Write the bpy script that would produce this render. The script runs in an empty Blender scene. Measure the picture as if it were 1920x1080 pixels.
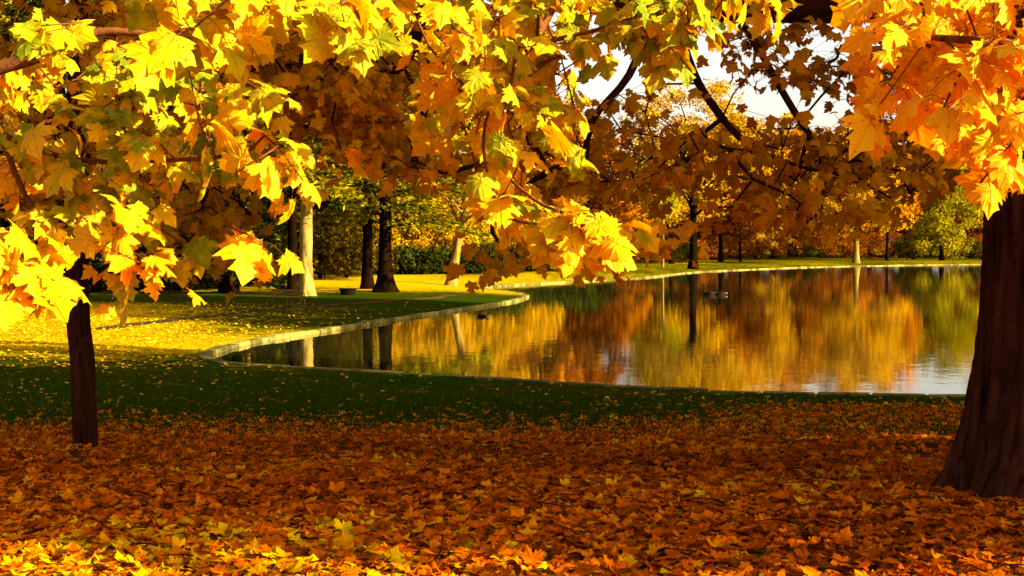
import bpy, math, random
import numpy as np
from mathutils import Vector, geometry
rng = np.random.default_rng(11)
random.seed(11)
S = bpy.context.scene
COL = S.collection
R = math.radians
# ------------------------------------------------------------------ camera
CAM = np.array([0, 0, 1.55]); F = 2400.0
PITCH = math.atan(80 / F)
FWD = np.array([0, math.cos(PITCH), -math.sin(PITCH)]); UP = np.array([0, math.sin(PITCH), math.cos(PITCH)]); RT = np.array([1., 0, 0])
cd = bpy.data.cameras.new('camera'); cam = bpy.data.objects.new('camera', cd); COL.objects.link(cam)
cam.location = CAM; cam.rotation_euler = (math.pi / 2 - PITCH, 0, 0)
cd.sensor_width = 36; cd.lens = 36 * F / 1920; cd.clip_start = .05; cd.clip_end = 3000
S.camera = cam
def at(px, py, Z):
    return CAM + Z * (FWD + RT * (px - 960) / F + UP * (540 - py) / F)
def onplane(px, py, z):
    d = FWD + RT * (px - 960) / F + UP * (540 - py) / F
    return CAM + d * (z - CAM[2]) / d[2]
# ------------------------------------------------------------------ light
SEL = R(22); SH = np.array([.92, -.392])
SUN = np.array([SH[0] * math.cos(SEL), SH[1] * math.cos(SEL), math.sin(SEL)])
w = bpy.data.worlds.new('World'); S.world = w; w.use_nodes = True
nt = w.node_tree; bg = nt.nodes['Background']
sk = nt.nodes.new('ShaderNodeTexSky'); sk.sky_type = 'NISHITA'; sk.sun_disc = False
sk.sun_elevation = SEL; sk.sun_rotation = math.atan2(SH[0], SH[1]); sk.dust_density = 3.0; sk.air_density = 1.0
hs = nt.nodes.new('ShaderNodeHueSaturation'); hs.inputs['Saturation'].default_value = .35; nt.links.new(sk.outputs[0], hs.inputs['Color'])
wb = nt.nodes.new('ShaderNodeMix'); wb.data_type = 'RGBA'; wb.blend_type = 'MULTIPLY'; wb.inputs[0].default_value = 1; wb.inputs[7].default_value = (1.08, 1.0, .86, 1)
nt.links.new(hs.outputs[0], wb.inputs[6]); nt.links.new(wb.outputs[2], bg.inputs[0]); bg.inputs[1].default_value = 0.062
ld = bpy.data.lights.new('sun', 'SUN'); ld.energy = 5.0; ld.angle = R(.5); ld.color = (1, .90, .72)
lo = bpy.data.objects.new('sun', ld); COL.objects.link(lo)
lo.rotation_euler = Vector(SUN).to_track_quat('Z', 'Y').to_euler()
S.view_settings.view_transform = 'Standard'; S.view_settings.look = 'None'; S.view_settings.gamma = 1
S.view_settings.exposure = 2.55
S.cycles.max_bounces = 6; S.cycles.transmission_bounces = 4; S.cycles.diffuse_bounces = 3; S.cycles.glossy_bounces = 3
S.cycles.use_denoising = True
# ------------------------------------------------------------------ materials
def newmat(name):
    m = bpy.data.materials.new(name); m.use_nodes = True; nt = m.node_tree
    return m, nt, nt.nodes, nt.links, nt.nodes['Principled BSDF']
def ramp(N, stops, interp='LINEAR'):
    r = N.new('ShaderNodeValToRGB'); r.color_ramp.interpolation = interp; el = r.color_ramp.elements
    while len(el) < len(stops): el.new(.5)
    for e, (p, c) in zip(el, stops): e.position = p; e.color = (*c, 1)
    return r
def leafmat(name, stops, trans=.4, k=.6, tsat=1.0, rough=.5, spec=.0, mottle=0.0, tint=(1., 1., 1.)):
    m, nt, N, L, b = newmat(name)
    a = N.new('ShaderNodeAttribute'); a.attribute_name = 'rnd'
    stops = [(p, (c[0] * k, c[1] * k, c[2] * k * .35)) for p, c in stops]
    r = ramp(N, stops); L.new(a.outputs['Fac'], r.inputs[0]); out = r.outputs[0]
    if mottle:
        n = N.new('ShaderNodeTexNoise'); n.inputs['Scale'].default_value = 22; n.inputs['Detail'].default_value = 3
        g = N.new('ShaderNodeNewGeometry'); L.new(g.outputs['Position'], n.inputs['Vector'])
        mr = N.new('ShaderNodeMapRange'); mr.inputs[1].default_value = .35; mr.inputs[2].default_value = .7
        mr.inputs[3].default_value = -mottle; mr.inputs[4].default_value = mottle
        L.new(n.outputs[0], mr.inputs[0])
        ad = N.new('ShaderNodeMath'); ad.operation = 'ADD'; L.new(a.outputs['Fac'], ad.inputs[0]); L.new(mr.outputs[0], ad.inputs[1])
        L.new(ad.outputs[0], r.inputs[0])
        # small brown specks of a real leaf
        n2 = N.new('ShaderNodeTexNoise'); n2.inputs['Scale'].default_value = 95; n2.inputs['Detail'].default_value = 2
        L.new(g.outputs['Position'], n2.inputs['Vector'])
        m2 = N.new('ShaderNodeMapRange'); m2.inputs[1].default_value = .66; m2.inputs[2].default_value = .74; L.new(n2.outputs[0], m2.inputs[0])
        mx = N.new('ShaderNodeMix'); mx.data_type = 'RGBA'; L.new(m2.outputs[0], mx.inputs[0]); L.new(r.outputs[0], mx.inputs[6]); mx.inputs[7].default_value = (.16, .04, .001, 1)
        out = mx.outputs[2]
        va = N.new('ShaderNodeAttribute'); va.attribute_name = 'leafxy'; sx = N.new('ShaderNodeSeparateXYZ'); L.new(va.outputs['Vector'], sx.inputs[0])
        def mth(op, a_, b_=None):
            q = N.new('ShaderNodeMath'); q.operation = op
            for k_, v_ in enumerate((a_, b_)):
                if v_ is None: continue
                if isinstance(v_, (int, float)): q.inputs[k_].default_value = v_
                else: L.new(v_, q.inputs[k_])
            return q.outputs[0]
        ang = mth('ARCTAN2', sx.outputs[0], sx.outputs[1]); pp = mth('PINGPONG', ang, .37)
        rr_ = mth('SQRT', mth('ADD', mth('MULTIPLY', sx.outputs[0], sx.outputs[0]), mth('MULTIPLY', sx.outputs[1], sx.outputs[1])))
        ds = mth('MULTIPLY', rr_, pp)
        vr = N.new('ShaderNodeMapRange'); vr.inputs[1].default_value = .006; vr.inputs[2].default_value = .022; vr.inputs[3].default_value = 1; vr.inputs[4].default_value = 0; L.new(ds, vr.inputs[0])
        sv = mth('PINGPONG', mth('SUBTRACT', rr_, mth('MULTIPLY', pp, .8)), .055)
        sr = N.new('ShaderNodeMapRange'); sr.inputs[1].default_value = .004; sr.inputs[2].default_value = .012; sr.inputs[3].default_value = .45; sr.inputs[4].default_value = 0; L.new(sv, sr.inputs[0])
        vm = mth('MAXIMUM', vr.outputs[0], sr.outputs[0])
        mv = N.new('ShaderNodeMix'); mv.data_type = 'RGBA'; mv.blend_type = 'MULTIPLY'; L.new(mth('MULTIPLY', vm, .55), mv.inputs[0]); L.new(out, mv.inputs[6]); mv.inputs[7].default_value = (.8, .45, .2, 1)
        out = mv.outputs[2]
        bq = N.new('ShaderNodeBump'); bq.inputs['Strength'].default_value = .5; bq.inputs['Distance'].default_value = .003; L.new(vm, bq.inputs['Height']); L.new(bq.outputs[0], b.inputs['Normal'])
    L.new(out, b.inputs['Base Color']); b.inputs['Roughness'].default_value = rough
    b.inputs['Specular IOR Level'].default_value = spec
    t = N.new('ShaderNodeBsdfTranslucent')
    mm = N.new('ShaderNodeMix'); mm.data_type = 'RGBA'; mm.blend_type = 'MULTIPLY'; mm.inputs[0].default_value = 1
    L.new(out, mm.inputs[6]); mm.inputs[7].default_value = (*tint, 1); L.new(mm.outputs[2], t.inputs[0])
    x = N.new('ShaderNodeMixShader'); x.inputs[0].default_value = trans
    L.new(b.outputs[0], x.inputs[1]); L.new(t.outputs[0], x.inputs[2])
    L.new(x.outputs[0], N['Material Output'].inputs[0])
    return m
def bark(name, c1, c2, sc=6, stretch=.18, bump=.6, rough=.9):
    m, nt, N, L, b = newmat(name)
    tc = N.new('ShaderNodeTexCoord'); mp = N.new('ShaderNodeMapping'); mp.inputs['Scale'].default_value = (1, 1, stretch)
    L.new(tc.outputs['Object'], mp.inputs[0])
    n = N.new('ShaderNodeTexNoise'); n.inputs['Scale'].default_value = sc; n.inputs['Detail'].default_value = 8; n.inputs['Roughness'].default_value = .65; n.inputs['Distortion'].default_value = .5
    L.new(mp.outputs[0], n.inputs['Vector'])
    r = ramp(N, [(.32, c1), (.68, c2)]); L.new(n.outputs[0], r.inputs[0]); L.new(r.outputs[0], b.inputs['Base Color'])
    b.inputs['Roughness'].default_value = rough; b.inputs['Specular IOR Level'].default_value = 0
    bp = N.new('ShaderNodeBump'); bp.inputs['Strength'].default_value = bump; bp.inputs['Distance'].default_value = .04
    L.new(n.outputs[0], bp.inputs['Height']); L.new(bp.outputs[0], b.inputs['Normal'])
    return m
def plain(name, c, rough=.7, noise=.25, sc=8):
    m, nt, N, L, b = newmat(name)
    tc = N.new('ShaderNodeTexCoord'); n = N.new('ShaderNodeTexNoise'); n.inputs['Scale'].default_value = sc; n.inputs['Detail'].default_value = 6
    L.new(tc.outputs['Object'], n.inputs['Vector'])
    r = ramp(N, [(.3, tuple(x * (1 - noise) for x in c)), (.7, tuple(x * (1 + noise) for x in c))]); L.new(n.outputs[0], r.inputs[0])
    L.new(r.outputs[0], b.inputs['Base Color']); b.inputs['Roughness'].default_value = rough; b.inputs['Specular IOR Level'].default_value = .02
    return m
M = {}
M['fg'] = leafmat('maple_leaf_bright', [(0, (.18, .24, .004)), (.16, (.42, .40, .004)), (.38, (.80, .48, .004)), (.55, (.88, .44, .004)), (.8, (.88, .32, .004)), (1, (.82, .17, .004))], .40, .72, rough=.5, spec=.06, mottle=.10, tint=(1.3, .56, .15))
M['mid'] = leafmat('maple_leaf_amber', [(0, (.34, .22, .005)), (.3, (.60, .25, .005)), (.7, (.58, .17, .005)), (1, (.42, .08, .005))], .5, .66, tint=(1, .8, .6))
M['litter'] = leafmat('fallen_leaf', [(0, (.07, .014, .001)), (.25, (.24, .040, .001)), (.55, (.52, .088, .001)), (.8, (.66, .165, .001)), (1, (.66, .36, .002))], .12, .80, rough=.6, spec=0)
M['gold_litter'] = leafmat('golden_fallen_leaf', [(0, (.5, .18, .01)), (.5, (.78, .38, .01)), (1, (.82, .56, .02))], .12)
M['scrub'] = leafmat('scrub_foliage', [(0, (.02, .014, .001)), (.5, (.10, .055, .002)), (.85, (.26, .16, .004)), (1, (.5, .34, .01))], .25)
M['gold'] = leafmat('golden_crown', [(0, (.10, .05, .004)), (.4, (.45, .22, .006)), (.75, (.72, .37, .008)), (1, (.84, .54, .02))], .35, .76)
M['orange'] = leafmat('orange_crown', [(0, (.12, .03, .004)), (.4, (.42, .13, .005)), (.75, (.66, .24, .006)), (1, (.82, .42, .01))], .35, .88)
M['rust'] = leafmat('rust_crown', [(0, (.07, .015, .004)), (.5, (.30, .07, .006)), (.85, (.50, .16, .01)), (1, (.62, .34, .02))], .3)
M['lime'] = leafmat('yellow_green_crown', [(0, (.05, .05, .004)), (.4, (.29, .21, .006)), (.8, (.56, .42, .008)), (1, (.66, .56, .02))], .35)
M['olive'] = leafmat('olive_needles', [(0, (.01, .01, .001)), (.35, (.07, .06, .002)), (.6, (.26, .19, .003)), (1, (.72, .52, .006))], .30)
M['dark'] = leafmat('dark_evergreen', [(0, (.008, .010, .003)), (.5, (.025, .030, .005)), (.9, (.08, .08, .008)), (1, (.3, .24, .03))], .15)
M['bark'] = bark('maple_bark', (.004, .0012, .0007), (.075, .020, .011), 13, .14, 1.0)
M['bark2'] = bark('young_bark', (.006, .002, .001), (.05, .014, .006), 22, .08, .7)
M['twig'] = bark('twig_bark', (.008, .002, .0015), (.025, .007, .004), 30, .5, .3)
M['redtwig'] = bark('twig_bark_warm', (.06, .018, .004), (.15, .05, .012), 30, .5, .3)
M['pale'] = bark('pale_bark', (.04, .018, .002), (.30, .19, .032), 3.2, .3, .9)
M['brown'] = bark('brown_bark', (.0016, .0007, .0003), (.009, .0038, .0011), 3, .15, .8)
M['grey'] = bark('tan_bark', (.06, .032, .004), (.24, .15, .02), 3, .2, .6)
M['wood'] = plain('bench_wood', (.11, .06, .015), .7)
M['iron'] = plain('dark_iron', (.004, .003, .002), .5)
M['goose'] = plain('goose_brown', (.014, .008, .004), .7, .4, 20)
M['black'] = plain('goose_black', (.003, .002, .002), .5)
M['white'] = plain('goose_white', (.25, .22, .15), .7)
# ------------------------------------------------------------------ mesh helpers
class MB:
    def __init__(s): s.v = []; s.t = []; s.r = []; s.u = []; s.n = 0
    def add(s, v, t, r=.5, u=None):
        v = np.asarray(v, float); t = np.asarray(t, int)
        s.v.append(v); s.t.append(t + s.n); s.n += len(v)
        s.u.append(np.zeros((len(v), 3)) if u is None else u)
        s.r.append(np.full(len(v), r) if np.isscalar(r) else np.asarray(r))
    def mesh(s, name, mat, smooth=True):
        me = bpy.data.meshes.new(name)
        if s.n:
            v = np.concatenate(s.v).astype(np.float32); t = np.concatenate(s.t).astype(np.int32)
            me.vertices.add(len(v)); me.vertices.foreach_set('co', v.ravel())
            me.loops.add(len(t) * 3); me.loops.foreach_set('vertex_index', t.ravel())
            me.polygons.add(len(t)); me.polygons.foreach_set('loop_start', np.arange(0, len(t) * 3, 3, dtype=np.int32))
            me.polygons.foreach_set('use_smooth', np.full(len(t), smooth))
            at_ = me.attributes.new('rnd', 'FLOAT', 'POINT'); at_.data.foreach_set('value', np.concatenate(s.r).astype(np.float32))
            if getattr(s, 'veins', False):
                au = me.attributes.new('leafxy', 'FLOAT_VECTOR', 'POINT'); au.data.foreach_set('vector', np.concatenate(s.u).astype(np.float32).ravel())
            me.update(calc_edges=True); me.validate()
        me.materials.append(mat)
        return me
    def obj(s, name, mat, parent=None, smooth=True):
        o = bpy.data.objects.new(name, s.mesh(name, mat, smooth)); COL.objects.link(o)
        if parent is not None:
            o.parent = parent; o.matrix_parent_inverse.identity()
            o.location = -Vector(parent.location) if parent.get('_w') else (0, 0, 0)
        return o
def thing(name, label, cat, loc=(0, 0, 0), group=None, world=False):
    o = bpy.data.objects.new(name, None); COL.objects.link(o); o.location = [float(x) for x in loc]
    o['label'] = label; o['category'] = cat
    if group: o['group'] = group
    if world: o['_w'] = 1
    o.empty_display_size = .3
    return o
def dup(root, loc, rz, sc=(1, 1, 1), label=None, group=None):
    r = root.copy(); COL.objects.link(r); r.location = [float(x) for x in loc]; r.rotation_euler = (0, 0, rz); r.scale = sc
    if label: r['label'] = label
    if group: r['group'] = group
    for c0 in list(root.children):
        c = c0.copy(); COL.objects.link(c); c.parent = r
        for g0 in list(c0.children):
            g = g0.copy(); COL.objects.link(g); g.parent = c
    return r
def tube(pts, rad, sides=6, cap=True, jitter=None):
    pts = np.asarray(pts, float); rad = np.asarray(rad, float); n = len(pts)
    T = np.gradient(pts, axis=0); T /= np.linalg.norm(T, axis=1)[:, None] + 1e-9
    a = np.cross(T[0], [0, 0, 1.]);
    if np.linalg.norm(a) < .1: a = np.array([1., 0, 0])
    a /= np.linalg.norm(a); V = []
    ang = np.linspace(0, 2 * math.pi, sides, endpoint=False)
    for i in range(n):
        a = a - T[i] * a.dot(T[i]); a /= np.linalg.norm(a) + 1e-9; b = np.cross(T[i], a)
        rr = rad[i] if jitter is None else rad[i] * jitter[i]
        V.append(pts[i] + (np.cos(ang)[:, None] * a + np.sin(ang)[:, None] * b) * (np.asarray(rr)[..., None] if np.ndim(rr) else rr))
    V = np.concatenate(V); t = []
    k = np.arange(sides); k2 = (k + 1) % sides
    for i in range(n - 1):
        o = i * sides
        t.append(np.stack([o + k, o + k2, o + sides + k2], 1)); t.append(np.stack([o + k, o + sides + k2, o + sides + k], 1))
    t = np.concatenate(t)
    if cap:
        V = np.vstack([V, pts[-1], pts[0]]); e = (n - 1) * sides
        t = np.vstack([t, np.stack([e + k, e + k2, np.full(sides, len(V) - 2)], 1), np.stack([k2, k, np.full(sides, len(V) - 1)], 1)])
    return V, t
def box(c, s, rot=0.):
    c = np.array(c, float); s = np.array(s, float) / 2
    v = np.array([[x, y, z] for x in (-1, 1) for y in (-1, 1) for z in (-1, 1)], float)
    bv = []
    # chamfered box: 24 corners
    ch = min(s) * .18
    for p in v:
        for ax in range(3):
            q = p * s; q[[i for i in range(3) if i != ax]] -= p[[i for i in range(3) if i != ax]] * ch; bv.append(q)
    bv = np.array(bv)
    import bmesh
    bm = bmesh.new()
    for p in bv: bm.verts.new(p)
    bmesh.ops.convex_hull(bm, input=bm.verts); bmesh.ops.triangulate(bm, faces=bm.faces)
    bm.verts.index_update()
    V = np.array([x.co[:] for x in bm.verts]); T = np.array([[x.index for x in f.verts] for f in bm.faces]); bm.free()
    ca, sa = math.cos(rot), math.sin(rot)
    V = V @ np.array([[ca, sa, 0], [-sa, ca, 0], [0, 0, 1]])
    return V + c, T
def smoothline(P, k=8, closed=False):
    P = np.asarray(P, float); n = len(P); out = []
    rngi = range(n if closed else n - 1)
    for i in rngi:
        g = lambda j: P[j % n] if closed else P[min(max(j, 0), n - 1)]
        p0, p1, p2, p3 = g(i - 1), g(i), g(i + 1), g(i + 2)
        for t in np.arange(k) / k:
            out.append(.5 * (2 * p1 + (p2 - p0) * t + (2 * p0 - 5 * p1 + 4 * p2 - p3) * t * t + (3 * p1 - p0 - 3 * p2 + p3) * t ** 3))
    if not closed: out.append(P[-1])
    return np.array(out)
# ------------------------------------------------------------------ leaves
HALF = [(.07, -.05), (.20, -.05), (.40, -.12), (.36, .0), (.45, .05), (.37, .11), (.52, .20), (.68, .36), (.55, .40), (.52, .54), (.38, .50), (.26, .50), (.30, .62), (.38, .72), (.24, .76), (.15, .86), (0, 1.04)]
HALF_LO = [(.38, -.10), (.36, .10), (.66, .36), (.50, .52), (.25, .48), (.34, .70), (0, 1.03)]
def leaf_template(half, inner, seed):
    r_ = np.random.default_rng(seed)
    h = np.array(half); left = h[:-1][::-1] * [-1, 1]
    out = np.vstack([[0, 0], h, left])
    out = out + r_.normal(0, .018, out.shape); c = np.array([0, .26])
    n = len(out)
    dist = np.linalg.norm(out - c, axis=1)
    tris = []
    if inner:
        inn = c + (out - c) * .5
        P = np.vstack([c, inn, out])
        for i in range(n):
            j = (i + 1) % n
            tris += [(0, 1 + i, 1 + j), (1 + i, 1 + n + i, 1 + n + j), (1 + i, 1 + n + j, 1 + j)]
        rr = np.concatenate([[0], dist * .5, dist])
        ple = np.concatenate([[0], (dist - .45) * .03, (dist - .45) * .05])
    else:
        P = np.vstack([c, out]); tris = [(0, 1 + i, 1 + (i + 1) % n) for i in range(n)]
        rr = np.concatenate([[0], dist]); ple = np.concatenate([[0], (dist - .45) * .06])
    x, y = P[:, 0], P[:, 1]
    cx, cy, fold, tw = r_.uniform(.1, 1.1), r_.uniform(-.1, .9), r_.uniform(-.05, .30), r_.normal(0, .35)
    z = -cx * x * x - cy * (y - .2) ** 2 * .7 + fold * np.abs(x) - ple + tw * x * (y - .2) + r_.normal(0, .012, len(P))
    return np.stack([x, y, z], 1), np.array(tris)
T_HI = [leaf_template(HALF, True, i) for i in range(16)]
T_MD = [leaf_template(HALF, False, 20 + i) for i in range(10)]
T_LO = [leaf_template(HALF_LO, False, 40 + i) for i in range(10)]
_d = np.array([[0, 0, 0], [.4, .45, .08], [0, 1, -.05], [-.4, .5, .1]]); T_QD = [(_d, np.array([[0, 1, 2], [0, 2, 3]]))]
_q = np.array([[0, 0, 0], [.09, .4, .03], [0, 1, 0], [-.09, .5, .03]]); T_ND = [(_q, np.array([[0, 1, 2], [0, 2, 3]]))]
def frames(y, n):
    y = y / (np.linalg.norm(y, axis=1)[:, None] + 1e-9)
    n = n - y * (n * y).sum(1)[:, None]; n /= np.linalg.norm(n, axis=1)[:, None] + 1e-9
    x = np.cross(y, n); return np.stack([x, y, n], 2)
def scatter(mb, temps, pos, y, n, size, rnd):
    Fm = frames(y, n); N = len(pos); pick = rng.integers(0, len(temps), N)
    for k, (tv, tt) in enumerate(temps):
        s = np.where(pick == k)[0]
        if not len(s): continue
        V = np.einsum('nij,vj->nvi', Fm[s], tv) * size[s][:, None, None] + pos[s][:, None, :]
        T = (tt[None] + (np.arange(len(s)) * len(tv))[:, None, None])
        mb.add(V.reshape(-1, 3), T.reshape(-1, 3), np.repeat(rnd[s], len(tv)), np.tile(tv, (len(s), 1)))
def inpoly(px, py, poly):
    poly = np.asarray(poly, float); x, y = np.asarray(px), np.asarray(py); c = np.zeros(x.shape, bool); j = len(poly) - 1
    for i in range(len(poly)):
        xi, yi = poly[i]; xj, yj = poly[j]
        with np.errstate(divide='ignore', invalid='ignore'):
            m = ((yi > y) != (yj > y)) & (x < (xj - xi) * (y - yi) / (yj - yi + 1e-12) + xi)
        c ^= m; j = i
    return c
# ------------------------------------------------------------------ lake outline and terrain
WZ = -1.6
img = [(1840, 750), (1640, 748), (1460, 744), (1280, 738), (1100, 729), (900, 715), (700, 703), (560, 696), (450, 689), (402, 680), (392, 672), (410, 661), (450, 650), (510, 637), (600, 624), (700, 608), (800, 592), (900, 577), (960, 567), (985, 560), (990, 555), (960, 549), (925, 545), (900, 542), (930, 538), (970, 535), (1080, 529), (1215, 521), (1300, 511.5), (1440, 504.5), (1600, 499.5), (1840, 496)]
lake = [onplane(a, b, WZ)[:2] for a, b in img]
lake += [np.array(p, float) for p in [(92, 214), (98, 185), (84, 140), (58, 95), (35, 60), (26, 46), (24.5, 36), (23, 29), (18, 25.9)]]
lake = smoothline(lake, 5, True)
def lakedist(P):
    A = lake; B = np.roll(lake, -1, 0); P = np.asarray(P, float)
    best = np.full(len(P), 1e9)
    for a, b in zip(A, B):
        ab = b - a; t = np.clip(((P - a) @ ab) / (ab @ ab + 1e-9), 0, 1)
        best = np.minimum(best, np.hypot(*(P - a - t[:, None] * ab).T))
    return np.where(inpoly(P[:, 0], P[:, 1], A), -best, best)
def base_h(x, y):
    x = np.asarray(x, float); y = np.asarray(y, float)
    h = np.interp(y, [-400, -20, 6, 8, 25, 60, 66, 110, 150, 250, 400, 1500], [2, .5, 0, -.07, -1.42, -1.42, -1.38, -.98, -.98, -1.0, -.6, 4])
    far = np.interp(y, [120, 150, 160, 400], [0, 0, 1, 1])
    h = h * (1 - far) + far * np.interp(y, [150, 180, 250, 400, 1500], [-1.4, -1.35, -1.0, -.5, 4])
    return h + .03 * np.sin(x * .35 + 1) * np.sin(y * .27) + .015 * np.sin(x * 1.3) * np.cos(y * 1.1 + .5)
def ground_h(x, y, d=None):
    P = np.stack([np.ravel(x), np.ravel(y)], 1).astype(float)
    if d is None: d = lakedist(P)
    b = base_h(P[:, 0], P[:, 1]); k = np.clip(d / 6, 0, 1); k = k * k * (3 - 2 * k)
    return (WZ + .095) * (1 - k) + b * k
def gz(x, y): return float(ground_h([x], [y])[0])
KW = .30
def offset(line, dist):
    P = np.array(line); t = np.roll(P, -1, 0) - np.roll(P, 1, 0); t /= np.linalg.norm(t, axis=1)[:, None]
    n = np.stack([t[:, 1], -t[:, 0]], 1)
    area = .5 * np.sum(P[:, 0] * np.roll(P[:, 1], -1) - np.roll(P[:, 0], -1) * P[:, 1])
    if area < 0: n = -n
    return P + n * dist
# resample lake
def resample(P, step):
    Q = np.vstack([P, P[:1]]); s = np.concatenate([[0], np.cumsum(np.hypot(*np.diff(Q, axis=0).T))]); n = int(s[-1] / step)
    u = np.linspace(0, s[-1], n, endpoint=False); return np.stack([np.interp(u, s, Q[:, 0]), np.interp(u, s, Q[:, 1])], 1)
lake = resample(lake, 1.1)
outer = offset(lake, KW - .04)
pts = []
for r in np.concatenate([np.linspace(.5, 12, 40), np.geomspace(12.3, 1400, 120)]):
    dens = 0.006 if r < 400 else .03
    ths = np.linspace(-math.pi, math.pi, 90, endpoint=False) if r < 12 else np.concatenate([np.linspace(R(20), R(160), 110), np.linspace(R(162), R(378), 60)])
    for th in ths: pts.append((r * math.cos(th), r * math.sin(th)))
pts = np.array(pts); pts = pts[lakedist(pts) > KW + .5]
nb = len(outer)
allp = [Vector(p) for p in np.vstack([outer, pts])]
res = geometry.delaunay_2d_cdt(allp, [(i, (i + 1) % nb) for i in range(nb)], [], 0, 1e-5)
gv = np.array([v[:] for v in res[0]]); gf = np.array([f for f in res[2] if len(f) == 3])
cen = gv[gf].mean(1); gf = gf[lakedist(cen) > KW * .6]
gd = lakedist(gv); gh = ground_h(gv[:, 0], gv[:, 1], gd)
# how thickly fallen leaves and straw cover the lawn
def cover(x, y):
    c = np.interp(y, [0, 12, 15, 30, 34, 38, 62, 68, 76, 82, 100, 130, 200, 300], [.9, .75, .05, .05, .25, .72, .68, .12, .15, .9, .8, .35, .42, .5])
    x = np.asarray(x, float); y = np.asarray(y, float)
    k = np.interp(x / np.maximum(y, 1), [-.30, -.22, -.12, .0], [1, .35, .15, .15]); mid = np.interp(y, [40, 48, 74, 78], [0, 1, 1, 0])
    c = c * (1 - mid) + c * k * mid
    c = c * np.interp(x, [-60, -9, -4, 40], [1, 1, .8, .7])
    return np.clip(c + .12 * np.sin(x * .8 + y * .5) * np.sin(y * .9 - x * .2), 0, 1)
g = MB(); g.add(np.column_stack([gv, gh]), gf, cover(gv[:, 0], gv[:, 1]))
m, nt, N, L, b = newmat('lawn')
tc = N.new('ShaderNodeTexCoord'); a = N.new('ShaderNodeAttribute'); a.attribute_name = 'rnd'
n1 = N.new('ShaderNodeTexNoise'); n1.inputs['Scale'].default_value = .35; n1.inputs['Detail'].default_value = 6
n2 = N.new('ShaderNodeTexNoise'); n2.inputs['Scale'].default_value = 9; n2.inputs['Detail'].default_value = 8; n2.inputs['Roughness'].default_value = .7
n3 = N.new('ShaderNodeTexNoise'); n3.inputs['Scale'].default_value = 1.7; n3.inputs['Detail'].default_value = 5
for n in (n1, n2, n3): L.new(tc.outputs['Object'], n.inputs['Vector'])
gr = ramp(N, [(.3, (.004, .010, .0001)), (.55, (.014, .028, .0003)), (.75, (.040, .044, .0005))]); L.new(n2.outputs[0], gr.inputs[0])
br = ramp(N, [(.4, (.0, .0, .0)), (.62, (1, 1, 1))]); L.new(n1.outputs[0], br.inputs[0])
mx0 = N.new('ShaderNodeMix'); mx0.data_type = 'RGBA'; mf = N.new('ShaderNodeMath'); mf.operation = 'MULTIPLY'; mf.inputs[1].default_value = .45
L.new(br.outputs[0], mf.inputs[0]); L.new(mf.outputs[0], mx0.inputs[0]); L.new(gr.outputs[0], mx0.inputs[6]); mx0.inputs[7].default_value = (.04, .018, .0006, 1)
gl = ramp(N, [(.3, (.12, .065, .001)), (.5, (.30, .17, .001)), (.72, (.48, .31, .002))]); L.new(n2.outputs[0], gl.inputs[0])
ad = N.new('ShaderNodeMath'); ad.operation = 'ADD'; L.new(a.outputs['Fac'], ad.inputs[0]); L.new(n3.outputs[0], ad.inputs[1])
mr = N.new('ShaderNodeMapRange'); mr.inputs[1].default_value = .72; mr.inputs[2].default_value = 1.25; L.new(ad.outputs[0], mr.inputs[0])
mx = N.new('ShaderNodeMix'); mx.data_type = 'RGBA'; L.new(mr.outputs[0], mx.inputs[0]); L.new(mx0.outputs[2], mx.inputs[6]); L.new(gl.outputs[0], mx.inputs[7])
L.new(mx.outputs[2], b.inputs['Base Color']); b.inputs['Roughness'].default_value = .95; b.inputs['Specular IOR Level'].default_value = 0
bp = N.new('ShaderNodeBump'); bp.inputs['Strength'].default_value = .8; bp.inputs['Distance'].default_value = .05; L.new(n2.outputs[0], bp.inputs['Height']); L.new(bp.outputs[0], b.inputs['Normal'])
go = g.obj('ground', m); go['kind'] = 'structure'
# kerb stones round the lake
kb = MB(); s_in = offset(lake, -.02); s_out = offset(lake, KW); nn = len(lake)
for i in range(nn):
    j = (i + 1) % nn; z0 = WZ + .12 + rng.normal(0, .012); q = [s_in[i], s_in[j], s_out[j], s_out[i]]
    c = np.mean(q, 0); q = [c + (p - c) * np.array([.985, .985]) * rng.uniform(.985, 1.0) for p in q]
    top = [(*(c + (p - c) * .93), z0) for p in q]; sid = [(*p, z0 - .035) for p in q]; bot = [(*p, WZ - .25) for p in q]
    V = np.array(top + sid + bot)
    T = [(0, 1, 2), (0, 2, 3)]
    for k in range(4):
        k2 = (k + 1) % 4
        T += [(k, 4 + k, 4 + k2), (k, 4 + k2, k2), (4 + k, 8 + k, 8 + k2), (4 + k, 8 + k2, 4 + k2)]
    kb.add(V, T, rng.random())
m, nt, N, L, b = newmat('kerb_stone')
a = N.new('ShaderNodeAttribute'); a.attribute_name = 'rnd'; tc = N.new('ShaderNodeTexCoord')
n = N.new('ShaderNodeTexNoise'); n.inputs['Scale'].default_value = 5; n.inputs['Detail'].default_value = 7; L.new(tc.outputs['Object'], n.inputs['Vector'])
ad = N.new('ShaderNodeMath'); ad.operation = 'MULTIPLY_ADD'; ad.inputs[1].default_value = .42; L.new(a.outputs['Fac'], ad.inputs[0]); L.new(n.outputs[0], ad.inputs[2])
r = ramp(N, [(.3, (.008, .008, .001)), (.6, (.06, .047, .006)), (.9, (.18, .13, .02))]); L.new(ad.outputs[0], r.inputs[0]); L.new(r.outputs[0], b.inputs['Base Color']); b.inputs['Roughness'].default_value = .9; b.inputs['Specular IOR Level'].default_value = .05
ko = kb.obj('kerb', m, smooth=False); ko['kind'] = 'structure'
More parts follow.
